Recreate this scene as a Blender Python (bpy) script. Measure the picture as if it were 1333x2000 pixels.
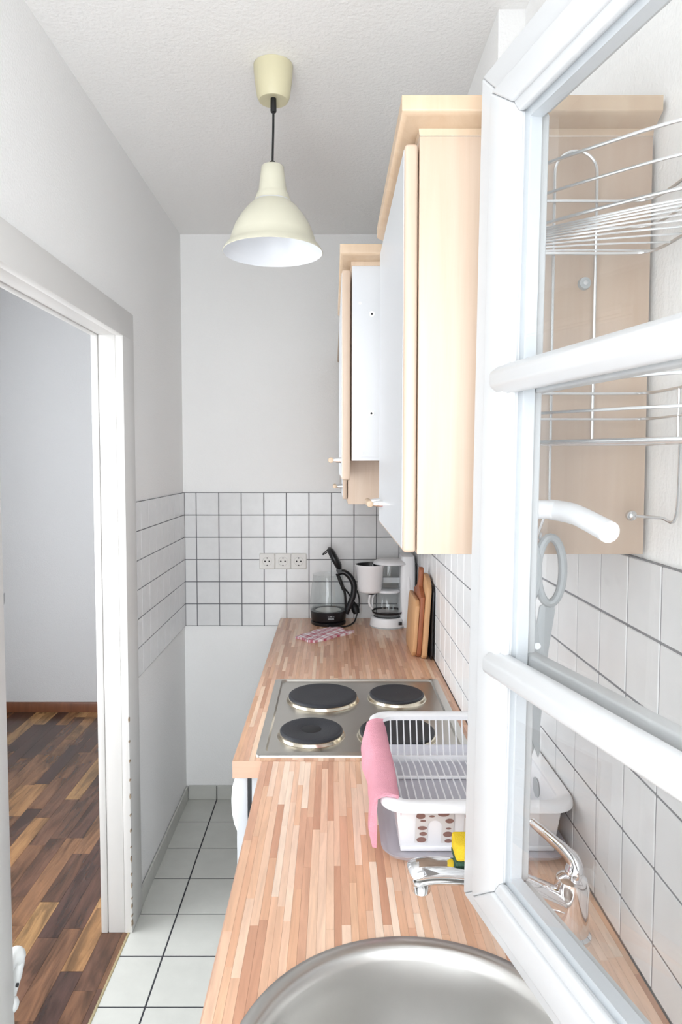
import bpy, bmesh, math, random
from mathutils import Vector, Matrix
for o in list(bpy.data.objects): bpy.data.objects.remove(o, do_unlink=True)
sc = bpy.context.scene
COL = sc.collection
random.seed(7)
pi = math.pi

# ------------------------------------------------------------------ camera
cd = bpy.data.cameras.new('camera'); cam = bpy.data.objects.new('camera', cd); COL.objects.link(cam)
cam.location = (0, 0, 1.535)
cam.rotation_euler = (pi/2 - math.atan(0.054), 0, 0)
cd.sensor_fit = 'VERTICAL'; cd.sensor_height = 24.0; cd.sensor_width = 16.0
cd.lens = 24.0*1350/2000
cd.shift_x = 16.5/2000; cd.shift_y = -22/2000
cd.clip_start = 0.02
sc.camera = cam
# ------------------------------------------------------------------ sky and exposure
w = bpy.data.worlds.new('sky'); sc.world = w; w.use_nodes = True
bg = w.node_tree.nodes['Background']
bg.inputs['Color'].default_value = (0.92, 0.962, 1.0, 1); bg.inputs['Strength'].default_value = 6.0
vs = sc.view_settings
vs.view_transform = 'Standard'; vs.look = 'None'; vs.gamma = 1; vs.use_curve_mapping = False
vs.exposure = 0.55

def portal(name, loc, rot, sx, sy):
    l = bpy.data.lights.new(name, 'AREA'); l.shape = 'RECTANGLE'; l.size = sx; l.size_y = sy
    l.cycles.is_portal = True
    o = bpy.data.objects.new(name, l); o.location = loc; o.rotation_euler = rot; COL.objects.link(o)
    return o
portal('daylight_kitchen_window', (.13, -0.30, 1.54), (pi/2, 0, 0), .56, 1.18)
portal('daylight_added_opening', (-.40, -0.30, 1.26), (pi/2, 0, 0), .46, 2.42)  # sky through the added opening left of the window
portal('daylight_added_hall_opening', (-2.20, 1.45, 1.50), (pi/2, 0, -pi/2), 1.9, 1.6)  # unseen hall window, added to fill the kitchen through the doorway

# ------------------------------------------------------------------ helpers
class MB:
    def __init__(s): s.v = []; s.f = []
    def add(s, v, f):
        b = len(s.v); s.v += [tuple(p) for p in v]; s.f += [tuple(i+b for i in q) for q in f]; return s
    def box(s, x0, x1, y0, y1, z0, z1):
        return s.add([(x0,y0,z0),(x1,y0,z0),(x1,y1,z0),(x0,y1,z0),(x0,y0,z1),(x1,y0,z1),(x1,y1,z1),(x0,y1,z1)],
                     [(0,3,2,1),(4,5,6,7),(0,1,5,4),(1,2,6,5),(2,3,7,6),(3,0,4,7)])
    def quad(s, *p): return s.add(p, [tuple(range(len(p)))])
    def loft(s, rings, cap0=True, cap1=True, closed=True):
        n = len(rings[0]); v = [p for r in rings for p in r]; f = []
        for i in range(len(rings)-1):
            for j in range(n if closed else n-1):
                k = (j+1) % n
                f.append((i*n+j, i*n+k, (i+1)*n+k, (i+1)*n+j))
        if cap0: f.append(tuple(reversed(range(n))))
        if cap1: f.append(tuple(range((len(rings)-1)*n, len(rings)*n)))
        return s.add(v, f)
    def lathe(s, prof, c, n=40, cap0=False, cap1=False):
        """prof: (r, z) list; axis z through c"""
        rings = [[(c[0]+r*math.cos(2*pi*j/n), c[1]+r*math.sin(2*pi*j/n), c[2]+z) for j in range(n)] for r, z in prof]
        return s.loft(rings, cap0, cap1)
    def tube(s, pts, r, n=10, caps=True, squash=1.0):
        pts = [Vector(p) for p in pts]; N = len(pts)
        rr = r if isinstance(r, (list, tuple)) else [r]*N
        t = [(pts[min(i+1,N-1)]-pts[max(i-1,0)]).normalized() for i in range(N)]
        up = Vector((0,0,1)) if abs(t[0].z) < .9 else Vector((1,0,0))
        a = t[0].cross(up).normalized(); rings = []
        for i in range(N):
            a = (a - t[i]*a.dot(t[i])).normalized(); b = t[i].cross(a)
            rings.append([pts[i]+a*(rr[i]*math.cos(2*pi*j/n))+b*(rr[i]*squash*math.sin(2*pi*j/n)) for j in range(n)])
        return s.loft(rings, caps, caps)
    def prism(s, poly, ax, a0, a1):
        """poly in the two other axes, extruded along ax"""
        def P(u, v, a): return {'x': (a,u,v), 'y': (u,a,v), 'z': (u,v,a)}[ax]
        return s.loft([[P(u,v,a0) for u,v in poly], [P(u,v,a1) for u,v in poly]])
    def cyl(s, p0, p1, r0, r1=None, n=20):
        return s.tube([p0, p1], [r0, r1 if r1 is not None else r0], n)
    def ball(s, c, r, n=14, m=8):
        pr = [(max(1e-5, r*math.sin(pi*i/m)), -r*math.cos(pi*i/m)) for i in range(m+1)]
        return s.lathe(pr, c, n)

def rr(x0, x1, y0, y1, r, z, n=5):
    out = []
    for cx, cy, a0 in ((x1-r,y1-r,0),(x0+r,y1-r,90),(x0+r,y0+r,180),(x1-r,y0+r,270)):
        for i in range(n+1):
            a = math.radians(a0+90*i/n); out.append((cx+r*math.cos(a), cy+r*math.sin(a), z))
    return out
def spline(pts, k=6):
    pts = [Vector(p) for p in pts]; out = []
    for i in range(len(pts)-1):
        p0 = pts[max(i-1,0)]; p1 = pts[i]; p2 = pts[i+1]; p3 = pts[min(i+2,len(pts)-1)]
        for j in range(k):
            t = j/k
            out.append(.5*((2*p1)+(p2-p0)*t+(2*p0-5*p1+4*p2-p3)*t*t+(-p0+3*p1-3*p2+p3)*t**3))
    out.append(pts[-1]); return out

def link(o, parent):
    COL.objects.link(o)
    if parent is not None:
        o.parent = parent; o.matrix_parent_inverse = Matrix.Translation(-parent.location)
def build(name, mb, mat, parent=None, bevel=0, seg=2, smooth=35, base=False):
    bm = bmesh.new()
    vs_ = [bm.verts.new(p) for p in mb.v]
    for f in mb.f:
        try: bm.faces.new([vs_[i] for i in f])
        except ValueError: pass
    bmesh.ops.remove_doubles(bm, verts=bm.verts, dist=1e-6)
    bmesh.ops.recalc_face_normals(bm, faces=bm.faces)
    if bevel:
        es = [e for e in bm.edges if len(e.link_faces) == 2 and e.calc_face_angle(0) > .5]
        bmesh.ops.bevel(bm, geom=es, offset=bevel, segments=seg, affect='EDGES', profile=.5, clamp_overlap=True)
    xs = [v.co.x for v in bm.verts]; ys = [v.co.y for v in bm.verts]; zs = [v.co.z for v in bm.verts]
    c = Vector(((min(xs)+max(xs))/2, (min(ys)+max(ys))/2, min(zs) if base else (min(zs)+max(zs))/2))
    bmesh.ops.translate(bm, verts=bm.verts, vec=-c)
    me = bpy.data.meshes.new(name); bm.to_mesh(me); bm.free()
    if smooth:
        me.shade_smooth(); me.set_sharp_from_angle(angle=math.radians(smooth))
    me.materials.append(mat)
    o = bpy.data.objects.new(name, me); o.location = c
    link(o, parent); return o
def tag(o, label, cat=None, group=None, kind=None):
    o['label'] = label
    if cat: o['category'] = cat
    if group: o['group'] = group
    if kind: o['kind'] = kind
    return o
def thing(name, label, cat, loc, group=None, kind=None):
    o = bpy.data.objects.new(name, None); o.location = loc; o.empty_display_size = .05
    COL.objects.link(o); return tag(o, label, cat, group, kind)
def struct(name, mb, mat, label, **k):
    o = build(name, mb, mat, **k); o['kind'] = 'structure'; o['label'] = label; return o
_cache = {}
def piece(name, dims, loc, mat, parent, color=None, bevel=.0008):
    """a small box that shares mesh data with every other of its size and material"""
    key = (name, tuple(round(d, 4) for d in dims), mat.name)
    if key not in _cache:
        bm = bmesh.new(); bmesh.ops.create_cube(bm, size=1)
        for v in bm.verts: v.co = Vector((v.co.x*dims[0], v.co.y*dims[1], v.co.z*dims[2]))
        if bevel: bmesh.ops.bevel(bm, geom=list(bm.edges), offset=bevel, segments=1, affect='EDGES')
        me = bpy.data.meshes.new(name); bm.to_mesh(me); bm.free(); me.materials.append(mat); _cache[key] = me
    o = bpy.data.objects.new(name, _cache[key]); o.location = loc
    if color: o.color = (*color, 1)
    link(o, parent); return o
_unit = {}
def slab(name, x0, x1, y0, y1, z0, z1, mat, parent, color):
    if mat.name not in _unit:
        bm = bmesh.new(); bmesh.ops.create_cube(bm, size=1)
        me = bpy.data.meshes.new(name); bm.to_mesh(me); bm.free(); me.materials.append(mat); _unit[mat.name] = me
    o = bpy.data.objects.new(name, _unit[mat.name])
    o.location = ((x0+x1)/2, (y0+y1)/2, (z0+z1)/2); o.scale = (x1-x0, y1-y0, z1-z0); o.color = (*color, 1)
    link(o, parent); return o

# ------------------------------------------------------------------ materials
def lin(r, g, b): return tuple(((c/255)/12.92 if c/255 <= .04045 else ((c/255+.055)/1.055)**2.4) for c in (r, g, b))
class NT:
    def __init__(s, name):
        s.m = bpy.data.materials.new(name); s.m.use_nodes = True; s.t = s.m.node_tree; s.n = s.t.nodes
        s.b = s.n['Principled BSDF']; s.out = s.n['Material Output']
    def node(s, kind, **k):
        x = s.n.new(kind)
        for a, b in k.items():
            if a in x.inputs.keys(): x.inputs[a].default_value = b
            else: setattr(x, a, b)
        return x
    def l(s, a, b): s.t.links.new(a, b)
def M(name, col, rough=.5, metal=0, bump=0, bscale=100, mottle=0, mscale=8, spec=.5, stretch=None, coat=0):
    n = NT(name); b = n.b
    b.inputs['Base Color'].default_value = (*col, 1); b.inputs['Roughness'].default_value = rough
    b.inputs['Metallic'].default_value = metal; b.inputs['Specular IOR Level'].default_value = spec
    b.inputs['Coat Weight'].default_value = coat
    g = n.node('ShaderNodeNewGeometry'); src = g.outputs['Position']
    if stretch:
        mp = n.node('ShaderNodeMapping'); mp.inputs['Scale'].default_value = stretch; n.l(src, mp.inputs['Vector']); src = mp.outputs[0]
    if mottle:
        t = n.node('ShaderNodeTexNoise', Scale=mscale, Detail=5.0, Roughness=.6); n.l(src, t.inputs['Vector'])
        mx = n.node('ShaderNodeMix', data_type='RGBA')
        mx.inputs[6].default_value = (*[max(0, c*(1-mottle)) for c in col], 1); mx.inputs[7].default_value = (*[min(1, c*(1+mottle)) for c in col], 1)
        n.l(t.outputs['Fac'], mx.inputs[0]); n.l(mx.outputs[2], b.inputs['Base Color'])
    if bump:
        t = n.node('ShaderNodeTexNoise', Scale=bscale, Detail=3.0); n.l(src, t.inputs['Vector'])
        bp = n.node('ShaderNodeBump', Strength=bump, Distance=.004); n.l(t.outputs['Fac'], bp.inputs['Height']); n.l(bp.outputs[0], b.inputs['Normal'])
    return n.m
def wood_by_object(name, rough, grain=(60, 6, 60), amount=.25, veins=0., coat=0.):
    """colour comes from each piece (object colour), the grain runs along y"""
    n = NT(name); b = n.b
    oi = n.node('ShaderNodeObjectInfo'); g = n.node('ShaderNodeNewGeometry')
    off = n.node('ShaderNodeVectorMath', operation='SCALE'); cmb = n.node('ShaderNodeCombineXYZ')
    n.l(oi.outputs['Random'], cmb.inputs[0]); n.l(oi.outputs['Random'], cmb.inputs[1]); n.l(oi.outputs['Random'], cmb.inputs[2])
    n.l(cmb.outputs[0], off.inputs[0]); off.inputs['Scale'].default_value = 37.
    ad = n.node('ShaderNodeVectorMath', operation='ADD'); n.l(g.outputs['Position'], ad.inputs[0]); n.l(off.outputs[0], ad.inputs[1])
    mp = n.node('ShaderNodeMapping'); mp.inputs['Scale'].default_value = grain; n.l(ad.outputs[0], mp.inputs['Vector'])
    t = n.node('ShaderNodeTexNoise', Scale=1.0, Detail=5.0, Roughness=.6, Distortion=.8); n.l(mp.outputs[0], t.inputs['Vector'])
    mr = n.node('ShaderNodeMapRange'); mr.inputs['From Min'].default_value = .3; mr.inputs['From Max'].default_value = .7
    mr.inputs['To Min'].default_value = 1-amount; mr.inputs['To Max'].default_value = 1+amount*.6; n.l(t.outputs['Fac'], mr.inputs['Value'])
    sc_ = n.node('ShaderNodeVectorMath', operation='SCALE'); n.l(oi.outputs['Color'], sc_.inputs[0]); n.l(mr.outputs[0], sc_.inputs['Scale'])
    last = sc_.outputs[0]
    if veins:
        mp2 = n.node('ShaderNodeMapping'); mp2.inputs['Scale'].default_value = (9, 1.6, 9); n.l(ad.outputs[0], mp2.inputs['Vector'])
        t2 = n.node('ShaderNodeTexNoise', Scale=1.0, Detail=4.0, Roughness=.55, Distortion=2.2); n.l(mp2.outputs[0], t2.inputs['Vector'])
        cr = n.node('ShaderNodeValToRGB'); e = cr.color_ramp.elements
        e[0].position = .36; e[0].color = (1-veins, 1-veins, 1-veins, 1); e[1].position = .56; e[1].color = (1, 1, 1, 1)
        n.l(t2.outputs['Fac'], cr.inputs[0])
        mu = n.node('ShaderNodeVectorMath', operation='MULTIPLY'); n.l(last, mu.inputs[0]); n.l(cr.outputs[0], mu.inputs[1]); last = mu.outputs[0]
    n.l(last, b.inputs['Base Color']); b.inputs['Roughness'].default_value = rough; b.inputs['Coat Weight'].default_value = coat
    b.inputs['Coat Roughness'].default_value = .2
    return n.m
def beech(name, c0, c1, rough=.4):
    n = NT(name); b = n.b; g = n.node('ShaderNodeNewGeometry')
    mp = n.node('ShaderNodeMapping'); mp.inputs['Scale'].default_value = (34, 34, 1.6); n.l(g.outputs['Position'], mp.inputs['Vector'])
    t = n.node('ShaderNodeTexNoise', Scale=1.0, Detail=6.0, Roughness=.62, Distortion=.5); n.l(mp.outputs[0], t.inputs['Vector'])
    cr = n.node('ShaderNodeValToRGB'); e = cr.color_ramp.elements
    e[0].position = .25; e[0].color = (*c0, 1); e[1].position = .75; e[1].color = (*c1, 1)
    n.l(t.outputs['Fac'], cr.inputs[0]); n.l(cr.outputs[0], b.inputs['Base Color']); b.inputs['Roughness'].default_value = rough
    return n.m
def clear(name, tint=(.98, .99, .985), f0=.045, k=1.0, rough=.0):
    """clear sheet: transparent with Schlick reflection, the same from both sides"""
    n = NT(name); n.n.remove(n.b)
    lw = n.node('ShaderNodeLayerWeight', Blend=.5)
    pw = n.node('ShaderNodeMath', operation='POWER'); pw.inputs[1].default_value = 5; n.l(lw.outputs['Facing'], pw.inputs[0])
    ma = n.node('ShaderNodeMath', operation='MULTIPLY_ADD'); ma.inputs[1].default_value = (1-f0)*k; ma.inputs[2].default_value = f0; n.l(pw.outputs[0], ma.inputs[0])
    tr = n.node('ShaderNodeBsdfTransparent'); tr.inputs[0].default_value = (*tint, 1)
    gl = n.node('ShaderNodeBsdfGlossy', Roughness=rough)
    mx = n.node('ShaderNodeMixShader'); n.l(ma.outputs[0], mx.inputs[0]); n.l(tr.outputs[0], mx.inputs[1]); n.l(gl.outputs[0], mx.inputs[2])
    n.l(mx.outputs[0], n.out.inputs[0]); return n.m
def milky(name, col, alpha):
    n = NT(name); b = n.b; b.inputs['Base Color'].default_value = (*col, 1); b.inputs['Alpha'].default_value = alpha; b.inputs['Roughness'].default_value = .3
    return n.m

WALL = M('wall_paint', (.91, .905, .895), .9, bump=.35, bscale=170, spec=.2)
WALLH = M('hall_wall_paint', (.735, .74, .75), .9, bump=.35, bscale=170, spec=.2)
CEIL = M('ceiling_paint', (.91, .90, .885), .95, bump=.55, bscale=105, spec=.1)
TILE = M('wall_tile', lin(222, 222, 222), .22, mottle=.07, mscale=26)
GROUT = M('grout', lin(112, 112, 116), .9)
FTILE = M('floor_tile_glaze', lin(196, 196, 190), .3, mottle=.10, mscale=14)
FGROUT = M('floor_grout', lin(48, 48, 54), .9)
LACQ = M('white_lacquer', lin(213, 211, 208), .32, bump=.05, bscale=30)
WINW = M('window_white', lin(194, 195, 196), .35)
STAVE = wood_by_object('beech_stave', .34, (70, 7, 70), .16, coat=.15)
PLANK = wood_by_object('walnut_plank', .26, (45, 5, 45), .35, veins=.55, coat=.1)
EDGE = M('worktop_edge', lin(208, 168, 144), .4, mottle=.10, mscale=6, stretch=(2, 40, 40))
BEECH = beech('beech_laminate', lin(182, 157, 136), lin(197, 178, 160))
BEECHD = beech('beech_edge', lin(184, 157, 130), lin(198, 176, 151))
MELA = M('white_melamine', lin(198, 200, 203), .35)
PLASTIC = M('white_plastic', lin(240, 240, 242), .35)
PLASTICG = M('cream_plastic', lin(224, 226, 224), .4)
TRANSL = milky('milky_plastic', lin(228, 228, 238), .62)
CHROME = M('chrome', (.82, .83, .85), .08, 1)
CHROMES = M('satin_wire', (.70, .71, .72), .25, 1)
STEEL = M('brushed_steel', (.60, .585, .55), .30, 1, mottle=.10, mscale=5)
SINKS = M('sink_steel', (.60, .59, .57), .36, 1, mottle=.05, mscale=20)
RINGM = M('heat_tinted_steel', (.66, .60, .49), .22, 1)
IRON = M('cast_iron', lin(38, 40, 46), .5, bump=.15, bscale=300)
IRON2 = M('cast_iron_dark', lin(24, 25, 29), .55)
BLACK = M('black_plastic', lin(22, 23, 27), .3)
RUBBER = M('black_cable', lin(18, 18, 20), .5)
CREAM = M('cream_enamel', lin(214, 211, 192), .35)
CREAM2 = M('cream_plastic_canopy', lin(212, 205, 172), .45)
INNER = M('lamp_inside_white', lin(225, 228, 232), .4)
GLASS = clear('window_glass', (.99, .995, .993), .085, .6)
GLASS2 = clear('jug_glass', (.93, .945, .945), .05, .9)
TANK = clear('smoky_tank_plastic', (.86, .88, .88), .06, .6)
SPACER = M('glazing_spacer', lin(196, 200, 204), .35, .3)
PINK = M('pink_cloth', lin(222, 158, 172), .95, bump=.5, bscale=400, mottle=.08, mscale=60, spec=.1)
YELLOW = M('yellow_sponge', lin(240, 205, 60), .95, bump=.8, bscale=500, spec=.1)
GREEN = M('green_scourer', lin(52, 84, 66), .95, bump=.6, bscale=600)
DOT = M('brown_print', lin(138, 104, 96), .5)
ARCH = M('arch_print', lin(214, 211, 209), .5)
BOARDL = beech('board_light', lin(190, 142, 98), lin(208, 164, 120), .5)
BOARDD = beech('board_dark', lin(138, 80, 52), lin(166, 102, 70), .5)
GREYP = M('grey_plastic', lin(176, 180, 182), .4)
SOCK = M('socket_plastic', lin(226, 224, 220), .4)
HOLE = M('dark_hole', lin(40, 40, 42), .8)
HALLB = beech('walnut_skirting', lin(104, 62, 40), lin(134, 84, 56), .35)
BRASS = M('brass_strip', (.72, .62, .38), .35, 1)
GREYM = M('grey_metal', (.42, .43, .45), .4, 1)
def check_cloth():
    n = NT('red_check_cloth'); b = n.b; b.inputs['Roughness'].default_value = .95
    tc = n.node('ShaderNodeTexCoord'); sp = n.node('ShaderNodeSeparateXYZ')
    mp = n.node('ShaderNodeMapping'); mp.inputs['Rotation'].default_value = (0, 0, .55); n.l(tc.outputs['Object'], mp.inputs['Vector']); n.l(mp.outputs[0], sp.inputs[0])
    def band(sock, freq, width):
        m = n.node('ShaderNodeMath', operation='MULTIPLY'); m.inputs[1].default_value = freq; n.l(sock, m.inputs[0])
        fr = n.node('ShaderNodeMath', operation='FRACT'); n.l(m.outputs[0], fr.inputs[0])
        lt = n.node('ShaderNodeMath', operation='LESS_THAN'); lt.inputs[1].default_value = width; n.l(fr.outputs[0], lt.inputs[0]); return lt.outputs[0]
    tot = None
    for s_, f_, w_ in ((sp.outputs[0], 24, .45), (sp.outputs[1], 24, .45), (sp.outputs[0], 72, .3)):
        o = band(s_, f_, w_)
        if tot is None: tot = o
        else:
            a = n.node('ShaderNodeMath', operation='ADD'); n.l(tot, a.inputs[0]); n.l(o, a.inputs[1]); tot = a.outputs[0]
    d = n.node('ShaderNodeMath', operation='MULTIPLY'); d.inputs[1].default_value = .4; d.use_clamp = True; n.l(tot, d.inputs[0])
    mx = n.node('ShaderNodeMix', data_type='RGBA'); mx.inputs[6].default_value = (*lin(238, 232, 236), 1); mx.inputs[7].default_value = (*lin(186, 92, 110), 1)
    n.l(d.outputs[0], mx.inputs[0]); n.l(mx.outputs[2], b.inputs['Base Color']); return n.m
CHECK = check_cloth()

# ------------------------------------------------------------------ room constants (metres)
XL, XR, XR2, YS, YB, ZC, WZ = -.67, .428, .368, 1.587, 3.095, 2.539, .838
JN, JF, JT = 1.362, 2.185, 1.937            # door opening: near jamb, far jamb, head
TOP, PIT = 1.4046, .1010                     # wall tiles: top edge and pitch
HX, HY = -2.10, 4.21                         # hall: left wall, back wall

# ------------------------------------------------------------------ structure
struct('floor', MB().box(-.668, .60, -.30, 3.20, -.06, -.0012), FGROUT, 'light grey tiled kitchen floor with dark joints')
FLOOR = bpy.data.objects['floor']
cols = [-.667, -.530, -.3276, -.1252, .0772]
rows = [3.0889 - .2024*i for i in range(14)] + [.30]
rows.sort()
for a, b in zip(cols, cols[1:]):
    for c, d in zip(rows, rows[1:]):
        piece('floor_tile', (b-a-.005, d-c-.005, .008), ((a+b)/2, (c+d)/2, -.004), FTILE, FLOOR)
struct('floor_hall', MB().box(HX-.1, -.668, -.30, HY+.1, -.06, -.008), HALLB, 'dark walnut laminate floor of the next room')
HALLF = bpy.data.objects['floor_hall']
pal = [lin(*c) for c in ((108, 76, 58), (134, 96, 68), (160, 118, 78), (92, 64, 52), (122, 86, 62), (148, 106, 70), (80, 56, 48), (170, 130, 86), (100, 70, 54), (114, 80, 58))]
x = HX
k = 0
while x < -.672:
    x1 = min(x+.0672, -.670); y = .05 - random.random()*.4
    while y < HY:
        L = random.choice((.30, .38, .46, .54)); y1 = min(y+L, HY)
        if y1 - max(y, .0) > .02:
            slab('plank', x+.0004, x1-.0004, max(y, 0)+.0004, y1-.0004, -.008, random.uniform(-.0002, .0), PLANK, HALLF, random.choice(pal))
        y += L
    x = x1 if x1 < -.672 else 0

struct('ceiling', MB().box(-.745, .60, -.30, 3.20, ZC, ZC+.08), CEIL, 'white textured kitchen ceiling')
struct('ceiling_hall', MB().box(HX-.1, -.745, -.30, HY+.1, 2.60, 2.68), CEIL, 'white ceiling of the next room')
struct('wall_back', MB().box(-.745, .60, YB, YB+.10, -.02, ZC), WALL, 'white back wall with a band of square tiles')
struct('wall_right', MB().box(XR, .60, -.30, YS, -.02, ZC), WALL, 'white right wall tiled above the worktop')
struct('wall_right_rear', MB().box(XR2, .60, YS, YB, -.02, ZC), WALL, 'stepped-out right wall behind the hob')
m = MB().box(-.745, XL, -.30, JN-.035, -.02, ZC).box(-.745, XL, JN-.035, JF+.035, JT+.03, ZC).box(-.745, XL, JF+.035, YB, -.02, ZC)
struct('wall_left', m, WALL, 'white left wall with a door opening')
WX0, WX1, WZ0, WZ1 = -.15, .41, .95, 2.13      # casement opening
DX0, DX1, DZ0, DZ1 = -.63, -.17, .05, 2.47     # unseen door-height opening, added to light the aisle and low walls
m = MB().box(-.745, DX0, -.30, -.02, -.02, ZC).box(WX1, .60, -.30, -.02, -.02, ZC).box(WX0, WX1, -.30, -.02, -.02, WZ0).box(WX0, WX1, -.30, -.02, WZ1, ZC)
m.box(DX1, WX0, -.30, -.02, -.02, ZC).box(DX0, DX1, -.30, -.02, -.02, DZ0).box(DX0, DX1, -.30, -.02, DZ1, ZC)
struct('wall_window', m, WALL, 'white wall around the kitchen window')
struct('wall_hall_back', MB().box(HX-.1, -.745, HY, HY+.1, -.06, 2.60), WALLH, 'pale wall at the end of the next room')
struct('wall_hall_left', MB().box(HX-.1, HX, -.30, .5, -.06, 2.60).box(HX-.1, HX, 2.4, HY, -.06, 2.60).box(HX-.1, HX, .5, 2.4, -.06, .70).box(HX-.1, HX, .5, 2.4, 2.30, 2.60), WALLH, 'white side wall of the next room')  # the gap is an unseen window, added for its fill light
m = MB().box(HX, -.745, -.30, -.20, -.06, 2.6)
struct('wall_hall_near', m, WALL, 'white near wall of the next room')
# hall continues past the kitchen's back wall
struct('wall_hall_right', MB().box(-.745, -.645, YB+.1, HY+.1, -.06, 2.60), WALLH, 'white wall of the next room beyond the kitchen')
struct('baseboard_hall', MB().prism([(HY, 0), (HY-.016, 0), (HY-.016, .05), (HY-.010, .06), (HY, .06)], 'x', HX, -.745), HALLB, 'dark walnut skirting along the hall wall')
bpy.data.objects['baseboard_hall'].location  # profile is (y, z)
struct('baseboard_hall_left', MB().prism([(HX, 0), (HX+.016, 0), (HX+.016, .05), (HX+.010, .06), (HX, .06)], 'y', -.19, HY-.016), HALLB, 'dark walnut skirting along the side wall')
struct('trim_1', MB().prism([(-.672, -.001), (-.664, -.001), (-.665, .002), (-.671, .002)], 'y', JN-.03, JF+.03), BRASS, 'thin brass strip between laminate and tiles')

# wall tiles
def tiles(wall, axis, face, sgn, joints, zj, name='tile', mat=TILE, grout=GROUT, skip=None, gap=.0036):
    """axis: the horizontal axis along the wall; face: wall plane; sgn: direction into the room"""
    lo, hi, z0, z1 = joints[0], joints[-1], zj[0], zj[-1]
    t0, t1 = sorted((face, face+sgn*.0052))
    g = MB().box(lo, hi, t0, t1, z0, z1) if axis == 'x' else MB().box(t0, t1, lo, hi, z0, z1)
    build('grout', g, grout, wall, smooth=0)
    c = face+sgn*.0035
    for a, b in zip(joints, joints[1:]):
        for p, q in zip(zj, zj[1:]):
            if b-a < .012 or q-p < .012: continue
            if skip and skip((a+b)/2, (p+q)/2): continue
            if axis == 'x': piece(name, (b-a-gap, .006, q-p-gap), ((a+b)/2, c, (p+q)/2), mat, wall, bevel=.0012)
            else: piece(name, (.006, b-a-gap, q-p-gap), (c, (a+b)/2, (p+q)/2), mat, wall, bevel=.0012)
def joints(lo, hi, ref, pitch):
    k0 = math.ceil((lo-ref)/pitch+.12); out = [lo]
    while ref+k0*pitch < hi-.012: out.append(ref+k0*pitch); k0 += 1
    return out+[hi]
zfull = [TOP-PIT*.995*i for i in range(7)][::-1]
zwork = [WZ+.001]+[z for z in zfull if z > WZ+.02]
G = bpy.data.objects
tiles(G['wall_back'], 'x', YB, -1, joints(XL+.006, XR2, -.6113, .1011), zfull)
tiles(G['wall_left'], 'y', XL, 1, joints(JF+.125, YB, YB, .1011), zfull, gap=.0030)
tiles(G['wall_right'], 'y', XR, -1, joints(.10, YS, .979, .1), zwork)
tiles(G['wall_right_rear'], 'y', XR2, -1, joints(YS, YB-.007, 3.0, .1011), zwork)
# tiled skirting
bb = struct('baseboard_back', MB().box(XL+.01, -.19, YB-.003, YB, 0, .0590), FGROUT, 'low grey tile skirting along the back wall', smooth=0)
for a, b in ((-.66, -.530), (-.530, -.3276), (-.3276, -.19)):
    piece('skirting_tile', (b-a-.004, .008, .0628), ((a+b)/2, YB-.006, .0314), FTILE, bb)
bb = struct('baseboard_left', MB().box(XL, XL+.003, JF+.118, YB, 0, .0590), FGROUT, 'low grey tile skirting along the left wall', smooth=0)
js = [JF+.118] + [r for r in rows if JF+.15 < r < YB-.05] + [YB-.01]
for a, b in zip(js, js[1:]):
    piece('skirting_tile', (.008, b-a-.003, .0628), (XL+.006, (a+b)/2, .0314), FTILE, bb)

# door frame
D = thing('door_1', 'white painted door frame without a door, paint chipped near the floor', None, (-.70, JF, 0), kind='structure')
def jamb(y, s):
    j = build('jamb', MB().box(-.734, -.681, min(y, y+s*.034), max(y, y+s*.034), 0, JT+.028), LACQ, D, bevel=.001)
    build('architrave', MB().box(-.680, -.655, min(y-s*.003, y+s*.115), max(y-s*.003, y+s*.115), 0, JT+.0), LACQ, D, bevel=.003)
    build('architrave', MB().box(-.757, -.735, min(y-s*.003, y+s*.075), max(y-s*.003, y+s*.075), 0, JT+.0), LACQ, D, bevel=.003)
jamb(JF, 1); jamb(JN, -1)
build('head', MB().box(-.734, -.681, JN, JF, JT, JT+.028), LACQ, D, bevel=.001)
build('head_architrave', MB().box(-.680, -.655, JN-.115, JF+.115, JT-.003, JT+.085), LACQ, D, bevel=.003)
build('head_architrave', MB().box(-.757, -.735, JN-.075, JF+.075, JT-.003, JT+.075), LACQ, D, bevel=.003)
CHIP = M('bare_chipped_paint', lin(150, 132, 112), .9)
for i in range(16):
    z = .02 + (i/16)**1.5*.75; h = random.uniform(.006, .026)
    build('paint_chip', MB().prism([(-.6562, z), (-.6545, z+h*.2), (-.6547, z+h*.8), (-.6565, z+h), (-.6585, z+h*.5)], 'y', JF-.0036, JF+.004+random.random()*.004), CHIP, D, smooth=0)
# small fittings on the near jamb
fit = thing('jamb_bracket', 'small rounded white bracket low on the near door jamb', 'bracket', (-.70, JN, .42))
build('knob', MB().tube(spline([(-.668, JN-.0, .494), (-.668, JN+.03, .500), (-.668, JN+.052, .492)], 4), [.012]*4+[.016, .019, .020, .018, .008], 14), PLASTICG, fit)
build('arm', MB().tube(spline([(-.668, JN+.045, .485), (-.668, JN+.030, .45), (-.668, JN+.012, .425)], 4), [.016, .016, .015, .014, .012, .011, .010, .010, .009], 12), PLASTICG, fit)
build('screw', MB().cyl((-.652, JN+.006, .462), (-.648, JN+.006, .462), .004), HOLE, fit)
build('lower_cap', MB().ball((-.667, JN+.008, .418), .018), PLASTICG, fit)
hk = thing('jamb_hook', 'small pointed grey metal hook on the near door jamb', 'hook', (-.70, JN, 1.25))
build('plate', MB().box(-.675, -.660, JN-.003, JN+.003, 1.240, 1.275), GREYM, hk, bevel=.001)
build('point', MB().tube([(-.667, JN, 1.252), (-.667, JN+.014, 1.258), (-.667, JN+.030, 1.272)], [.010, .008, .001], 10), GREYM, hk)

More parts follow.
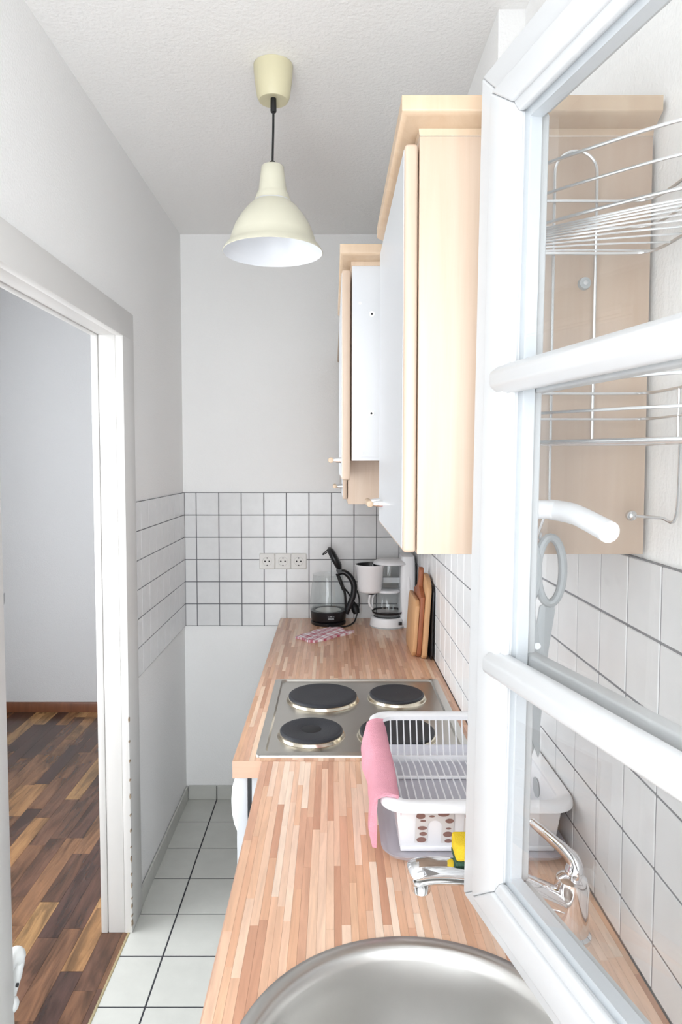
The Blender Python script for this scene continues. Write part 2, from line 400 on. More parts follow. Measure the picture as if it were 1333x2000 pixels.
# ------------------------------------------------------------------ open window sash
AL = math.atan(.237); TILT = .0128
Wn = thing('window_1', 'white three-pane casement window swung open into the kitchen', None, (.37, -.02, 1.0), kind='structure')
P0 = Vector((.1639, .84, .9959)); dT = Vector((math.sin(AL), -math.cos(AL), 0)); dN = Vector((math.cos(AL), math.sin(AL), 0))
def S(t, n, z): return P0 + dT*t + dN*(n + TILT*(z-.9959)) + Vector((0, 0, z-.9959))
def sbox(t0, t1, n0, n1, z0, z1):
    m = MB(); m.box(t0, t1, n0, n1, z0, z1); m.v = [S(*p) for p in m.v]; return m
def sframe(t0, t1, z0, z1, wt, wb, wp, n0, n1, name, mat, bevel=.004):
    """mitred frame of four members: wt stile width, wb and wp bottom and top rail widths"""
    T0, T1, Z0, Z1 = t0+wt, t1-wt, z0+wb, z1-wp
    for nm, q in ((('stile'), [(t0,z0),(T0,Z0),(T0,Z1),(t0,z1)]), ('stile', [(t1,z1),(T1,Z1),(T1,Z0),(t1,z0)]),
                  ('rail', [(t0,z1),(T0,Z1),(T1,Z1),(t1,z1)]), ('rail', [(t0,z0),(t1,z0),(T1,Z0),(T0,Z0)])):
        m = MB().loft([[S(a, n0, b) for a, b in q], [S(a, n1, b) for a, b in q]])
        build(name+'_'+nm if name else nm, m, mat, Wn, bevel=bevel, seg=3)
SL, ZB, ZT = .86, .9959, 1.990
sframe(0, SL, ZB, ZT, .096, .070, .083, 0, .036, 'rebate', WINW, .003)
sframe(.040, SL-.04, 1.018, 1.952, .049, .036, .034, -.008, .001, '', WINW, .003)
sframe(.086, SL-.086, 1.052, 1.920, .012, .016, .015, -.003, .004, 'bead', WINW, .002)
for n_ in (.0055, .0215):
    g = MB().quad(S(.094, n_, 1.063), S(SL-.094, n_, 1.063), S(SL-.094, n_, 1.910), S(.094, n_, 1.910))
    build('glass_pane', g, GLASS, Wn, smooth=0)
sframe(.0965, SL-.0965, 1.0665, 1.9065, .010, .010, .010, .0065, .0205, 'spacer', SPACER, 0)
for zc in (1.627, 1.310):
    for (n0, n1, ta, tb) in ((-.017, .0050, .072, SL-.072), (.0220, .040, .06, SL-.06)):
        h = .016; c = (n0+n1)/2
        prof = [(n1, -h), (n0+.012*(1 if n0 < 0 else 0), -h), (n0, -h*.45), (n0, h*.45), (n0+.012*(1 if n0 < 0 else 0), h), (n1, h)]
        m = MB().loft([[S(ta, p, zc+q) for p, q in prof], [S(tb, p, zc+q) for p, q in prof]])
        build('muntin', m, WINW, Wn, bevel=.003, seg=3)
hd = build('handle_rose', MB().loft([[S(.052+.014*math.cos(a), n, 1.478+.034*math.sin(a)) for a in [2*pi*i/20 for i in range(20)]] for n in (.036, .044)]), PLASTIC, Wn, bevel=.001)
pts = spline([S(.052, .042, 1.481), S(.052, .072, 1.481), S(.060, .082, 1.480), S(.09, .083, 1.478), S(.125, .081, 1.472), S(.162, .077, 1.465)], 5)
build('handle_lever', MB().tube(pts, [.011]*6+[.012]*10+[.0115]*10, 16), PLASTIC, hd)
# outer frame in the wall opening
for nm, b in (('outer_frame', (WX0, WX0+.04, -.12, -.05, WZ0, WZ1)), ('outer_frame', (WX1-.04, WX1, -.12, -.05, WZ0, WZ1)),
              ('outer_frame', (WX0+.04, WX1-.04, -.12, -.05, WZ1-.04, WZ1)), ('outer_frame', (WX0+.04, WX1-.04, -.12, -.05, WZ0, WZ0+.04)),
              ):
    build(nm, MB().box(*b), WINW, Wn, bevel=.004)
D2 = thing('added_opening_frame', 'white frame of an unseen opening added beside the kitchen window for more daylight', None, (-.40, -.08, .05), kind='structure')
for b in ((DX0, DX0+.03, DZ0, DZ1), (DX1-.03, DX1, DZ0, DZ1), (DX0+.03, DX1-.03, DZ1-.03, DZ1), (DX0+.03, DX1-.03, DZ0, DZ0+.03)):
    build('outer_frame', MB().box(b[0], b[1], -.12, -.05, b[2], b[3]), WINW, D2, bevel=.003)
build('hinge', MB().cyl(S(SL+.008, .04, 1.10), S(SL+.008, .04, 1.19), .008), PLASTIC, Wn)
build('hinge', MB().cyl(S(SL+.008, .04, 1.80), S(SL+.008, .04, 1.89), .008), PLASTIC, Wn)

# ------------------------------------------------------------------ worktops
spal = [lin(*c) for c in ((230, 190, 162), (224, 180, 150), (212, 164, 136), (234, 198, 172), (242, 216, 194), (226, 182, 150), (202, 152, 124), (232, 194, 166), (220, 172, 140), (238, 206, 182))]
spr = [lin(*c) for c in ((220, 176, 148), (212, 166, 138), (200, 152, 122), (226, 186, 158), (232, 200, 172), (216, 170, 136), (192, 142, 112), (222, 180, 150), (206, 158, 124), (210, 164, 134))]
SX, SY, SR = .103, .751, .2305
def staves(root, x0, x1, y0, y1, cut, pal_, lens):
    x = x0
    while x < x1-.004:
        wd = random.uniform(.0108, .0142); xe = min(x+wd, x1)
        if x1-xe < .005: xe = x1
        y = y0 - random.random()*.2
        while y < y1:
            L = random.uniform(*lens); a, b = max(y, y0), min(y+L, y1); y += L
            if b-a < .004: continue
            colr = random.choice(pal_)
            for p, q in cut((x+xe)/2, a, b):
                if q-p > .004: slab('stave', x+.00012, xe-.00012, p+.00012, q-.00012, WZ-.003, WZ-random.random()*.00008, STAVE, root, colr)
        x = xe
def cut_sink(xc, a, b):
    d = abs(xc-SX); r = SR-.012
    if d >= r: return [(a, b)]
    h = math.sqrt(r*r-d*d); lo, hi = SY-h, SY+h; out = []
    if a < lo: out.append((a, min(b, lo)))
    if b > hi: out.append((max(a, hi), b))
    return out
HB = (-.184, .3376, 1.604, 2.189)
def cut_hob(xc, a, b):
    if not HB[0]+.03 < xc < HB[1]-.03: return [(a, b)]
    lo, hi = HB[2]+.03, HB[3]-.03; out = []
    if a < lo: out.append((a, min(b, lo)))
    if b > hi: out.append((max(a, hi), b))
    return out
W1 = thing('worktop', 'long beech stave worktop at the sink, in front of the hob', 'worktop', (.12, .8, .80), 'wooden worktops')
W1X0, W1X1, W1Y0, W1Y1 = -.166, .4205, .03, 1.5835
hs = .21
m = MB().box(W1X0+.002, SX-hs, W1Y0, W1Y1, WZ-.040, WZ-.003).box(SX+hs, W1X1, W1Y0, W1Y1, WZ-.040, WZ-.003)
m.box(SX-hs, SX+hs, W1Y0, SY-hs, WZ-.040, WZ-.003).box(SX-hs, SX+hs, SY+hs, W1Y1, WZ-.040, WZ-.003)
build('core', m, EDGE, W1, smooth=0)
build('edge_strip', MB().box(W1X0, W1X0+.002, W1Y0, W1Y1, WZ-.040, WZ-.0002), EDGE, W1, smooth=0)
staves(W1, W1X0+.002, W1X1, W1Y0, W1Y1, cut_sink, spal, (.16, .36))
W2 = thing('worktop', 'beech stave worktop around the hob, reaching the back wall', 'worktop', (.06, 2.3, .80), 'wooden worktops')
W2X0, W2X1, W2Y0, W2Y1 = -.235, .3605, 1.585, 3.0875
m = MB().box(W2X0+.002, HB[0]+.03, W2Y0+.002, W2Y1, WZ-.040, WZ-.003).box(HB[1]-.03, W2X1, W2Y0+.002, W2Y1, WZ-.040, WZ-.003)
m.box(HB[0]+.03, HB[1]-.03, W2Y0+.002, HB[2]+.03, WZ-.040, WZ-.003).box(HB[0]+.03, HB[1]-.03, HB[3]-.03, W2Y1, WZ-.040, WZ-.003)
build('core', m, EDGE, W2, smooth=0)
build('edge_strip', MB().box(W2X0, W2X0+.002, W2Y0, W2Y1, WZ-.041, WZ-.0002), EDGE, W2, smooth=0)
build('edge_strip', MB().box(W2X0+.002, W1X0-.0, W2Y0, W2Y0+.002, WZ-.041, WZ-.0002), EDGE, W2, smooth=0)
staves(W2, W2X0+.002, W2X1, W2Y0+.002, W2Y1, cut_hob, spr, (.14, .34))

# ------------------------------------------------------------------ sink, tap, sponge
SK = thing('sink', 'round stainless steel sink bowl let into the worktop', 'sink', (SX, SY, .66))
z = WZ
build('bowl', MB().lathe([(SR, z+.0005), (SR-.002, z+.0035), (.214, z+.0045), (.208, z+.003), (.204, z-.002), (.199, z-.012), (.193, z-.06), (.187, z-.11), (.178, z-.145), (.160, z-.162), (.12, z-.168), (.045, z-.171)], (SX, SY, 0), 72), SINKS, SK, smooth=60)
dr = build('drain', MB().lathe([(.048, z-.1705), (.043, z-.1690), (.036, z-.174), (.001, z-.174)], (SX, SY, 0), 32), CHROME, SK)
for i in range(6):
    a = i*pi/3
    build('drain_hole', MB().cyl((SX+.02*math.cos(a), SY+.02*math.sin(a), z-.174), (SX+.02*math.cos(a), SY+.02*math.sin(a), z-.1735), .005, n=12), HOLE, dr)
TP = thing('mixer_tap', 'chrome single-lever mixer tap with a low curved spout', 'tap', (.352, .985, WZ))
tx, ty = .352, .985
body = build('body', MB().lathe([(.029, 0), (.029, .006), (.025, .010), (.024, .055), (.025, .075), (.022, .088), (.012, .094), (.001, .095)], (tx, ty, WZ), 32, cap0=True), CHROME, TP)
pts = spline([(tx-.010, ty, WZ+.050), (tx-.055, ty-.008, WZ+.075), (tx-.115, ty-.016, WZ+.098), (tx-.175, ty-.026, WZ+.114), (tx-.222, ty-.033, WZ+.1185), (tx-.244, ty-.036, WZ+.113)], 6)
N = len(pts)
build('spout', MB().tube(pts, [.0195+.0022*i/N for i in range(N-4)]+[.0212, .0200, .0165, .008], 20, squash=.82), CHROME, TP, smooth=60)
build('aerator', MB().lathe([(.0001, -.022), (.0120, -.022), (.0135, -.020), (.0145, -.010), (.0165, .000), (.0150, .006)], (tx-.226, ty-.034, WZ+.112), 24), CHROME, TP)
lv = build('lever', MB().tube(spline([(tx, ty, WZ+.090), (tx+.004, ty+.004, WZ+.112), (tx-.02, ty+.03, WZ+.130), (tx-.045, ty+.062, WZ+.142)], 5), [.016, .018, .019, .019, .018, .017, .016, .015, .014, .013, .013, .012, .012, .011, .011, .007], 16, squash=.6), CHROME, TP, smooth=60)
SP = thing('sponge', 'yellow washing-up sponge with green scouring side resting on the tap', 'sponge', (.22, .98, WZ+.132))
sz = WZ+.1300
build('foam', MB().box(.174, .250, .944, .985, sz+.006, sz+.030), YELLOW, SP, bevel=.004)
build('scouring_pad', MB().box(.174, .250, .944, .985, sz, sz+.006), GREEN, SP, bevel=.001)

# ------------------------------------------------------------------ hob and cooker
HBO = thing('hob', 'stainless steel electric hob with four black cast-iron plates', 'hob', (.08, 1.9, WZ))
x0, x1, y0, y1 = HB
build('hob_plate', MB().loft([rr(x0, x1, y0, y1, .012, WZ+.0002), rr(x0+.001, x1-.001, y0+.001, y1-.001, .012, WZ+.0045), rr(x0+.018, x1-.018, y0+.012, y1-.012, .016, WZ+.0075),
      rr(x0+.022, x1-.022, y0+.015, y1-.015, .016, WZ+.0075), rr(x0+.026, x1-.026, y0+.018, y1-.018, .016, WZ+.0025), rr(x0+.05, x1-.05, y0+.04, y1-.04, .016, WZ+.0022)], True, True), STEEL, HBO, smooth=25)
for cx, cy, r, dim in ((-.029, 2.003, .100, 0), (-.0545, 1.7365, .080, 1), (.190, 2.015, .080, 0), (.165, 1.731, .0955, 0)):
    b = build('burner', MB().lathe([(r, .0105), (r+.0002, .0165), (r-.003, .0190), (r-.012, .0195), (r-.016, .0188), (.030, .0188), (.027, .0176 if dim else .0188), (.0005, .0176 if dim else .0188)], (cx, cy, WZ), 56), IRON, HBO, smooth=30)
    build('steel_ring', MB().lathe([(r+.0075, .0022), (r+.0055, .0032), (r+.0045, .0060), (r+.0035, .0100), (r+.0010, .0118), (r-.004, .0118)], (cx, cy, WZ), 56), RINGM, b, smooth=40)
    if dim: build('centre_disc', MB().lathe([(.026, .0177), (.024, .0182), (.0005, .0182)], (cx, cy, WZ), 32), IRON2, b)
CK = thing('cooker', 'white built-under electric oven below the hob', 'oven', (.06, 1.9, 0))
build('body', MB().box(-.192, .355, 1.600, 2.195, .02, WZ-.043), MELA, CK, bevel=.002)
build('gasket', MB().box(-.2014, -.1925, 1.606, 2.189, .09, WZ-.045), BLACK, CK)
dr = build('oven_door', MB().box(-.228, -.2018, 1.600, 2.195, .085, WZ-.046), MELA, CK, bevel=.003)
pr = [(-.2275, .786), (-.233, .784), (-.2385, .768), (-.2410, .735), (-.2400, .705), (-.2350, .678), (-.2275, .658)]
build('handle', MB().prism(pr, 'y', 1.603, 2.192), PLASTICG, dr, bevel=.001)
build('oven_window', MB().box(-.2292, -.2278, 1.67, 2.12, .25, .58), BLACK, dr, bevel=.0005)
for i in range(4): build('foot', MB().cyl((-.15 if i < 2 else .3, 1.65 if i % 2 else 2.14, 0), (-.15 if i < 2 else .3, 1.65 if i % 2 else 2.14, .021), .018), BLACK, CK)
# base cabinets
def bar_handle(parent, x, y0, y1, z, sx=-1):
    h = build('handle', MB().tube([(x+sx*.024, y0-.008, z), (x+sx*.024, y1+.008, z)], .0065, 14), BEECHD, parent, bevel=.002)
    for yy in (y0, y1):
        build('handle_post', MB().tube([(x, yy, z), (x+sx*.010, yy, z), (x+sx*.022, yy, z)], [.0065, .0058, .0038], 14), CHROME, h)
    return h
BC = thing('base_cabinet', 'beech sink cabinet under the long worktop', 'cabinet', (.15, .8, 0), 'base cabinets')
build('body', MB().box(-.118, .415, .035, .053, .10, WZ-.042).box(-.118, .415, 1.562, 1.580, .10, WZ-.042).box(-.118, .415, .053, 1.562, .10, .118).box(.407, .415, .053, 1.562, .118, WZ-.042), BEECH, BC, smooth=0)
build('plinth', MB().box(-.07, -.052, .035, 1.58, 0, .099), BEECH, BC)
for i in range(3):
    a = .037+i*.515
    d = build('cabinet_door', MB().box(-.138, -.1195, a, a+.511, .105, WZ-.046), MELA, BC, bevel=.002); bar_handle(d, -.138, a+.40, a+.49, .72)
BC2 = thing('base_cabinet', 'beech cabinet between oven and back wall', 'cabinet', (.1, 2.6, 0), 'base cabinets')
build('body', MB().box(-.188, .355, 2.200, 3.080, .10, WZ-.043), BEECH, BC2, bevel=.001)
build('plinth', MB().box(-.13, -.11, 2.20, 3.08, 0, .099), BEECH, BC2)
for a in (2.202, 2.642):
    d = build('cabinet_door', MB().box(-.208, -.1895, a, a+.436, .105, WZ-.046), MELA, BC2, bevel=.002); bar_handle(d, -.208, a+.32, a+.41, .72)

# ------------------------------------------------------------------ wall cabinets
def cornice(parent, cx, dx, y0, y1, xr, near=True):
    """cx carcase front, flares outwards by dx; returns along the near side"""
    z0 = 1.9645; yn = y0-dx if near else y0
    prof = [(0, z0), (.0015, z0+.0085), (.010, z0+.011), (.018, z0+.0155), (dx-.001, z0+.0185), (dx, z0+.0215), (dx, z0+.0385), (0, z0+.0385)]
    m = MB()
    if near:
        m.loft([[(cx-o, y1, z) for o, z in prof], [(cx-o, y0-o, z) for o, z in prof], [(xr, y0-o, z) for o, z in prof]])
    else:
        m.loft([[(cx-o, y1, z) for o, z in prof], [(cx-o, y0, z) for o, z in prof]])
    return build('cornice', m, BEECHD, parent, smooth=50)
C1 = thing('wall_cabinet', 'near beech wall cabinet with white door front, beside the open window', 'cabinet', (.27, 1.16, 1.41), 'wall cabinets')
build('body', MB().box(.1145, .4215, .932, 1.404, 1.412, 1.964), BEECH, C1, bevel=.001)
dr = build('cabinet_door', MB().box(.0950, .1130, .931, 1.404, 1.414, 1.955), BEECH, C1, bevel=.005, seg=3)
build('door_front', MB().box(.0943, .0952, .938, 1.398, 1.420, 1.949), MELA, dr)
bar_handle(dr, .0945, 1.300, 1.385, 1.459)
cornice(C1, .1145, .026, .932, 1.404, .4215)
cp = build('screw_cap', MB().cyl((.334, .932, 1.773), (.334, .926, 1.773), .0085, .0075), GREYP, C1)
build('screw', MB().cyl((.334, .9262, 1.773), (.334, .9250, 1.773), .003), CHROME, cp)
C2 = thing('wall_cabinet', 'short wall cabinet over the hob with bare white side panel', 'cabinet', (.2, 1.83, 1.54), 'wall cabinets')
build('body', MB().box(.0420, .3600, 1.532, 2.126, 1.541, 1.964), BEECH, C2, bevel=.001)
sp = build('side_panel', MB().box(.0425, .3600, 1.530, 1.5325, 1.541, 1.964), MELA, C2, bevel=.0004)
build('panel_rib', MB().box(.0500, .3600, 1.5292, 1.5302, 1.549, 1.962), MELA, sp, bevel=.0003)
for (hx, hz, r) in ((.086, 1.861, 0), (.0855, 1.645, 0), (.060, 1.884, 1), (.062, 1.628, 1), (.064, 1.558, 1)):
    if r: build('screw_cap', MB().cyl((hx, 1.5293, hz), (hx, 1.5283, hz), .0032), PLASTICG, sp)
    else:
        c = build('bolt_cap', MB().cyl((hx, 1.5293, hz), (hx, 1.5283, hz), .0062), PLASTIC, sp); build('bolt_hole', MB().cyl((hx, 1.5284, hz), (hx, 1.5280, hz), .0024), HOLE, c)
dr = build('cabinet_door', MB().box(.0208, .0398, 1.531, 2.124, 1.498, 1.957), BEECH, C2, bevel=.004, seg=3)
build('door_front', MB().box(.0201, .0210, 1.537, 2.118, 1.504, 1.951), MELA, dr)
bar_handle(dr, .0203, 1.60, 1.685, 1.5425)
cornice(C2, .0420, .026, 1.530, 2.126, .3600)
C3 = thing('wall_cabinet', 'far beech wall cabinet in the corner above the coffee machine', 'cabinet', (.2, 2.6, 1.41), 'wall cabinets')
build('body', MB().box(.0475, .3600, 2.130, 3.084, 1.409, 1.964), BEECH, C3, bevel=.001)
dr = build('cabinet_door', MB().box(.0318, .0455, 2.131, 2.728, 1.425, 1.957), BEECH, C3, bevel=.003)
build('door_front', MB().box(.0311, .0320, 2.137, 2.722, 1.431, 1.951), MELA, dr)
bar_handle(dr, .0314, 2.190, 2.275, 1.462)
build('corner_filler', MB().box(.0330, .0470, 2.731, 3.084, 1.425, 1.957), BEECH, C3, bevel=.001)
cornice(C3, .0475, .026, 2.130, 3.084, .36, near=False)

# ------------------------------------------------------------------ pendant lamp
lx, ly = -.150, 1.8035
LP = thing('pendant_lamp', 'cream bell-shaped pendant lamp on a short black cord', 'lamp', (lx, ly, 2.04))
build('canopy', MB().lathe([(.0495, 2.5385), (.0495, 2.530), (.0470, 2.50), (.0415, 2.462), (.0365, 2.452), (.034, 2.4515), (.010, 2.458), (.002, 2.458)], (lx, ly, 0), 40, cap0=True), CREAM2, LP)
cz = 2.5395
build('cord_grip', MB().lathe([(.0001, 2.459), (.0072, 2.459), (.0078, 2.428), (.0068, 2.424), (.0030, 2.423)], (lx, ly, 0), 16), RUBBER, LP)
build('cord', MB().tube(spline([(lx, ly, 2.425), (lx-.001, ly, 2.37), (lx-.003, ly, 2.30)], 4), .0029, 10), RUBBER, LP)
lx2 = lx-.003
build('cord_grip', MB().lathe([(.003, 2.305), (.0062, 2.302), (.0068, 2.288), (.0001, 2.288)], (lx2, ly, 0), 16), RUBBER, LP)
build('lamp_neck', MB().lathe([(.001, 2.2905), (.026, 2.2905), (.0285, 2.288), (.0315, 2.262), (.0365, 2.2260), (.0375, 2.2225)], (lx2, ly, 0), 40), CREAM, LP, smooth=40)
sh = build('lamp_shade', MB().lathe([(.036, 2.2225), (.040, 2.2215), (.0455, 2.207), (.0470, 2.2005), (.050, 2.1985), (.063, 2.187), (.080, 2.166), (.096, 2.140), (.106, 2.114), (.1120, 2.096), (.1180, 2.0905), (.1262, 2.0790), (.1285, 2.0745), (.1270, 2.0735)], (lx2, ly, 0), 64), CREAM, LP, smooth=50)
build('shade_lining', MB().lathe([(.030, 2.2190), (.0440, 2.205), (.0615, 2.1855), (.0785, 2.1645), (.0945, 2.1385), (.1045, 2.1125), (.1105, 2.0945), (.1170, 2.0885), (.1270, 2.0735)], (lx2, ly, 0), 64), INNER, sh, smooth=50)
build('bulb_holder', MB().lathe([(.020, 2.219), (.020, 2.175), (.014, 2.172), (.001, 2.172)], (lx2, ly, 0), 24), PLASTICG, sh)

# ------------------------------------------------------------------ socket strip
SO = thing('triple_socket', 'row of three off-white wall sockets on the tiled back wall', 'socket', (-.222, YB-.007, 1.06))
yf = YB-.0066
for i in range(3):
    cx = -.2935+i*.0708; c0, c1, zz0, zz1 = cx-.0350, cx+.0350, 1.0615, 1.1320
    def R(x0, x1, z0, z1, r, y): return [(p[0], y, p[1]) for p in rr(x0, x1, z0, z1, r, 0)]
    fr = build('socket_frame', MB().loft([R(c0, c1, zz0, zz1, .004, yf), R(c0, c1, zz0, zz1, .004, yf-.007), R(c0+.003, c1-.003, zz0+.003, zz1-.003, .003, yf-.010), R(c0+.008, c1-.008, zz0+.008, zz1-.008, .003, yf-.0095)]), SOCK, SO)
    zc = (zz0+zz1)/2
    n = 28
    ring = lambda r, y: [(cx+r*math.cos(2*pi*j/n), y, zc+r*math.sin(2*pi*j/n)) for j in range(n)]
    ins = build('socket_insert', MB().loft([ring(.0225, yf-.0094), ring(.0225, yf-.0112), ring(.0205, yf-.0115), ring(.0195, yf-.0098), ring(.001, yf-.0098)], False, True), SOCK, fr, smooth=30)
    for dx, dz, r in ((-.0095, 0, .0036), (.0095, 0, .0036), (0, .0150, .0028), (0, -.0185, .0030)):
        build('socket_hole', MB().cyl((cx+dx, yf-.0096, zc+dz), (cx+dx, yf-.0103, zc+dz), r, n=12), HOLE, ins)

# ------------------------------------------------------------------ kettle
kx, ky = -.018, 2.990
KT = thing('kettle', 'glass electric kettle with black base and handle, lid open', 'kettle', (kx, ky, WZ))
build('power_base', MB().lathe([(.0745, 0), (.0760, .004), (.0755, .013), (.070, .016), (.001, .016)], (kx, ky, WZ), 48, cap0=True), BLACK, KT)
bs = build('base_band', MB().lathe([(.070, .017), (.0745, .019), (.0765, .030), (.0785, .050), (.0790, .058), (.0770, .060), (.060, .0605), (.057, .0575), (.001, .0575)], (kx, ky, WZ), 48), BLACK, KT)
build('heating_plate', MB().lathe([(.0570, .0580), (.056, .0600), (.001, .0602)], (kx, ky, WZ), 40), STEEL, bs)
for i, (dx, dz, wd, h) in enumerate(((-.013, .043, .007, .0012), (-.004, .0425, .006, .0035), (.005, .043, .009, .0012), (-.013, .031, .0028, .007), (-.0085, .031, .0028, .007), (-.004, .031, .0028, .007), (.0005, .031, .0028, .006), (.005, .031, .0028, .007), (.0095, .031, .0028, .006))):
    yy = ky-.0765-(dz-.03)*.10-.0006+((dx+.008)**2)*6
    build('logo_mark', MB().box(kx+.012+dx, kx+.012+dx+wd, yy-.0008, yy+.003, WZ+dz, WZ+dz+h), GREYP, bs, smooth=0)
build('glass_jug', MB().lathe([(.0785, .060), (.0795, .075), (.0785, .10), (.0745, .14), (.0690, .18), (.0650, .205), (.0655, .214), (.0680, .217)], (kx-.002, ky, WZ), 56), GLASS2, KT)
build('glass_floor_ring', MB().lathe([(.0785, .062), (.0740, .0615), (.0700, .0640), (.0730, .070)], (kx-.002, ky, WZ), 48), GLASS2, KT)
yk = ky-.012
hp = spline([(kx+.046, yk, WZ+.222), (kx+.068, yk, WZ+.226), (kx+.094, yk, WZ+.205), (kx+.111, yk, WZ+.168), (kx+.107, yk, WZ+.122), (kx+.090, yk, WZ+.078), (kx+.078, yk, WZ+.045)], 5)
build('handle', MB().tube(hp, [.012+.004*math.sin(pi*i/30) for i in range(len(hp))], 14, squash=.85), BLACK, KT, smooth=60)
build('handle_strap', MB().tube(spline([(kx+.040, yk, WZ+.220), (kx+.058, yk, WZ+.180), (kx+.072, yk, WZ+.130), (kx+.076, yk, WZ+.060)], 5), .0055, 10), BLACK, KT)
build('water_gauge', MB().tube(spline([(kx+.034, yk-.02, WZ+.222), (kx+.046, yk-.022, WZ+.190), (kx+.062, yk-.022, WZ+.150)], 4), .003, 8), BLACK, KT)
# open lid: a thick oval leaf tilted back
def leaf(c, ang, l, wd, th):
    rings = []
    for s_, k in ((-th, .80), (-th*.3, 1), (th*.4, .96), (th, .66)):
        ring = []
        for j in range(28):
            a = 2*pi*j/28; u = l*k*math.cos(a); v = wd*k*math.sin(a)
            ring.append((c[0]+u*math.cos(ang)-s_*math.sin(ang)*-1, c[1]+v, c[2]+u*math.sin(ang)+s_*math.cos(ang)*-1))
        rings.append(ring)
    return rings
ld = build('lid', MB().loft(leaf((kx+.028, yk, WZ+.286), math.radians(118), .056, .050, .014)), BLACK, KT, smooth=60)
build('lid_hinge', MB().tube([(kx+.046, yk-.022, WZ+.236), (kx+.046, yk+.022, WZ+.236)], .012, 14), BLACK, KT)
build('lid_pull', MB().tube(spline([(kx-.001, yk-.012, WZ+.327), (kx-.022, yk-.010, WZ+.308), (kx-.024, yk, WZ+.303), (kx-.018, yk+.008, WZ+.303), (kx+.003, yk+.010, WZ+.318)], 4), .0024, 8), BLACK, ld)
cb = spline([(kx+.104, ky+.02, WZ+.168), (kx+.128, ky+.03, WZ+.13), (kx+.136, ky+.03, WZ+.085), (kx+.128, ky+.02, WZ+.045), (kx+.118, ky+.01, WZ+.012), (kx+.105, ky-.03, WZ+.006), (kx+.080, ky-.075, WZ+.0045), (kx+.040, ky-.092, WZ+.004), (kx+.005, ky-.088, WZ+.004), (kx, ky-.072, WZ+.006)], 6)
build('power_cable', MB().tube(cb, .0036, 8), RUBBER, KT)
cb = spline([(kx+.066, ky+.045, WZ+.150), (kx+.086, ky+.050, WZ+.125), (kx+.098, ky+.05, WZ+.105)], 4)
build('cable_loop', MB().tube(cb, .0036, 8), RUBBER, KT)
build('plug', MB().tube([(kx+.098, ky+.045, WZ+.105), (kx+.106, ky+.040, WZ+.086), (kx+.113, ky+.035, WZ+.070), (kx+.120, ky+.030, WZ+.052), (kx+.124, ky+.028, WZ+.036)], [.006, .008, .016, .018, .014], 14), RUBBER, KT)

# ------------------------------------------------------------------ coffee machine
cx, cy = .238, 2.945
CM = thing('coffee_machine', 'white filter coffee machine with swung-out filter and glass jug', 'coffee machine', (cx, cy, WZ))
bs = build('base', MB().lathe([(.0775, 0), (.0780, .006), (.0745, .030), (.0705, .040), (.066, .042), (.001, .042)], (cx, cy, WZ), 48, cap0=True), PLASTIC, CM)
build('base_seam', MB().lathe([(.0770, -.0), (.0786, .0015), (.0786, .0045), (.0775, .006)], (cx, cy, WZ+.0002), 48), GREYP, bs)
build('switch', MB().box(cx+.040, cx+.054, cy-.0705, cy-.060, WZ+.017, WZ+.030), BLACK, bs, bevel=.001)
build('hotplate', MB().lathe([(.062, .0415), (.060, .0440), (.001, .0440)], (cx, cy, WZ), 40), IRON, bs)
tw = build('tower', MB().loft([rr(.288, .352, 2.900, 3.060, .018, WZ+.0005), rr(.288, .352, 2.900, 3.060, .018, WZ+.10), rr(.290, .352, 2.905, 3.060, .018, WZ+.26), rr(.296, .350, 2.915, 3.058, .018, WZ+.300), rr(.306, .344, 2.93, 3.05, .015, WZ+.306)]), PLASTIC, CM, smooth=50)
build('foot_bridge', MB().box(cx+.02, .30, 2.935, 3.02, WZ+.0005, WZ+.036), PLASTIC, CM, bevel=.004)
build('tower_grille', MB().box(.3515, .3545, 2.915, 2.99, WZ+.06, WZ+.27), BLACK, tw, bevel=.0008)
tk = build('water_tank', MB().lathe([(.052, .165), (.054, .170), (.058, .262), (.056, .268)], (cx+.005, cy+.012, WZ), 40, cap0=True), TANK, CM)
build('tank_lid', MB().lathe([(.0001, .2885), (.045, .2875), (.064, .282), (.0735, .2735), (.0745, .2690), (.071, .2675), (.001, .272)], (cx+.010, cy+.004, WZ), 48), PLASTIC, CM, smooth=50)
build('outlet_arm', MB().tube(spline([(cx+.062, cy-.02, WZ+.272), (cx+.082, cy-.030, WZ+.250), (cx+.086, cy-.035, WZ+.17), (cx+.096, cy-.038, WZ+.075), (cx+.096, cy-.038, WZ+.045)], 5), [.006]*6+[.007, .009, .010, .011, .012, .012, .011, .010, .009, .008, .007, .006, .006, .006, .006], 12), PLASTIC, CM, smooth=60)
fx, fy = .160, 2.930
fl = build('filter_holder', MB().lathe([(.040, .148), (.047, .152), (.050, .160), (.0600, .255), (.0645, .262), (.0640, .268), (.0610, .268)], (fx, fy, WZ), 44, cap0=True), PLASTIC, CM, smooth=40)
build('filter_inside', MB().lathe([(.0612, .2675), (.056, .25), (.042, .165), (.001, .162)], (fx, fy, WZ), 40), BLACK, fl)
build('filter_rib', MB().box(fx+.012, fx+.016, fy+.028, fy+.050, WZ+.235, WZ+.262), GREYP, fl)
build('drip_valve', MB().lathe([(.016, .149), (.014, .138), (.001, .137)], (fx+.006, fy, WZ), 20), BLACK, fl)
build('hinge_arm', MB().box(fx+.050, cx+.055, fy+.03, fy+.055, WZ+.18, WZ+.205), PLASTIC, fl, bevel=.003)
jg = build('jug_glass', MB().lathe([(.050, .0445), (.060, .047), (.0660, .062), (.0685, .080), (.0670, .105), (.0600, .130), (.0520, .143), (.0500, .148)], (cx, cy, WZ), 48, cap0=True), GLASS2, CM)
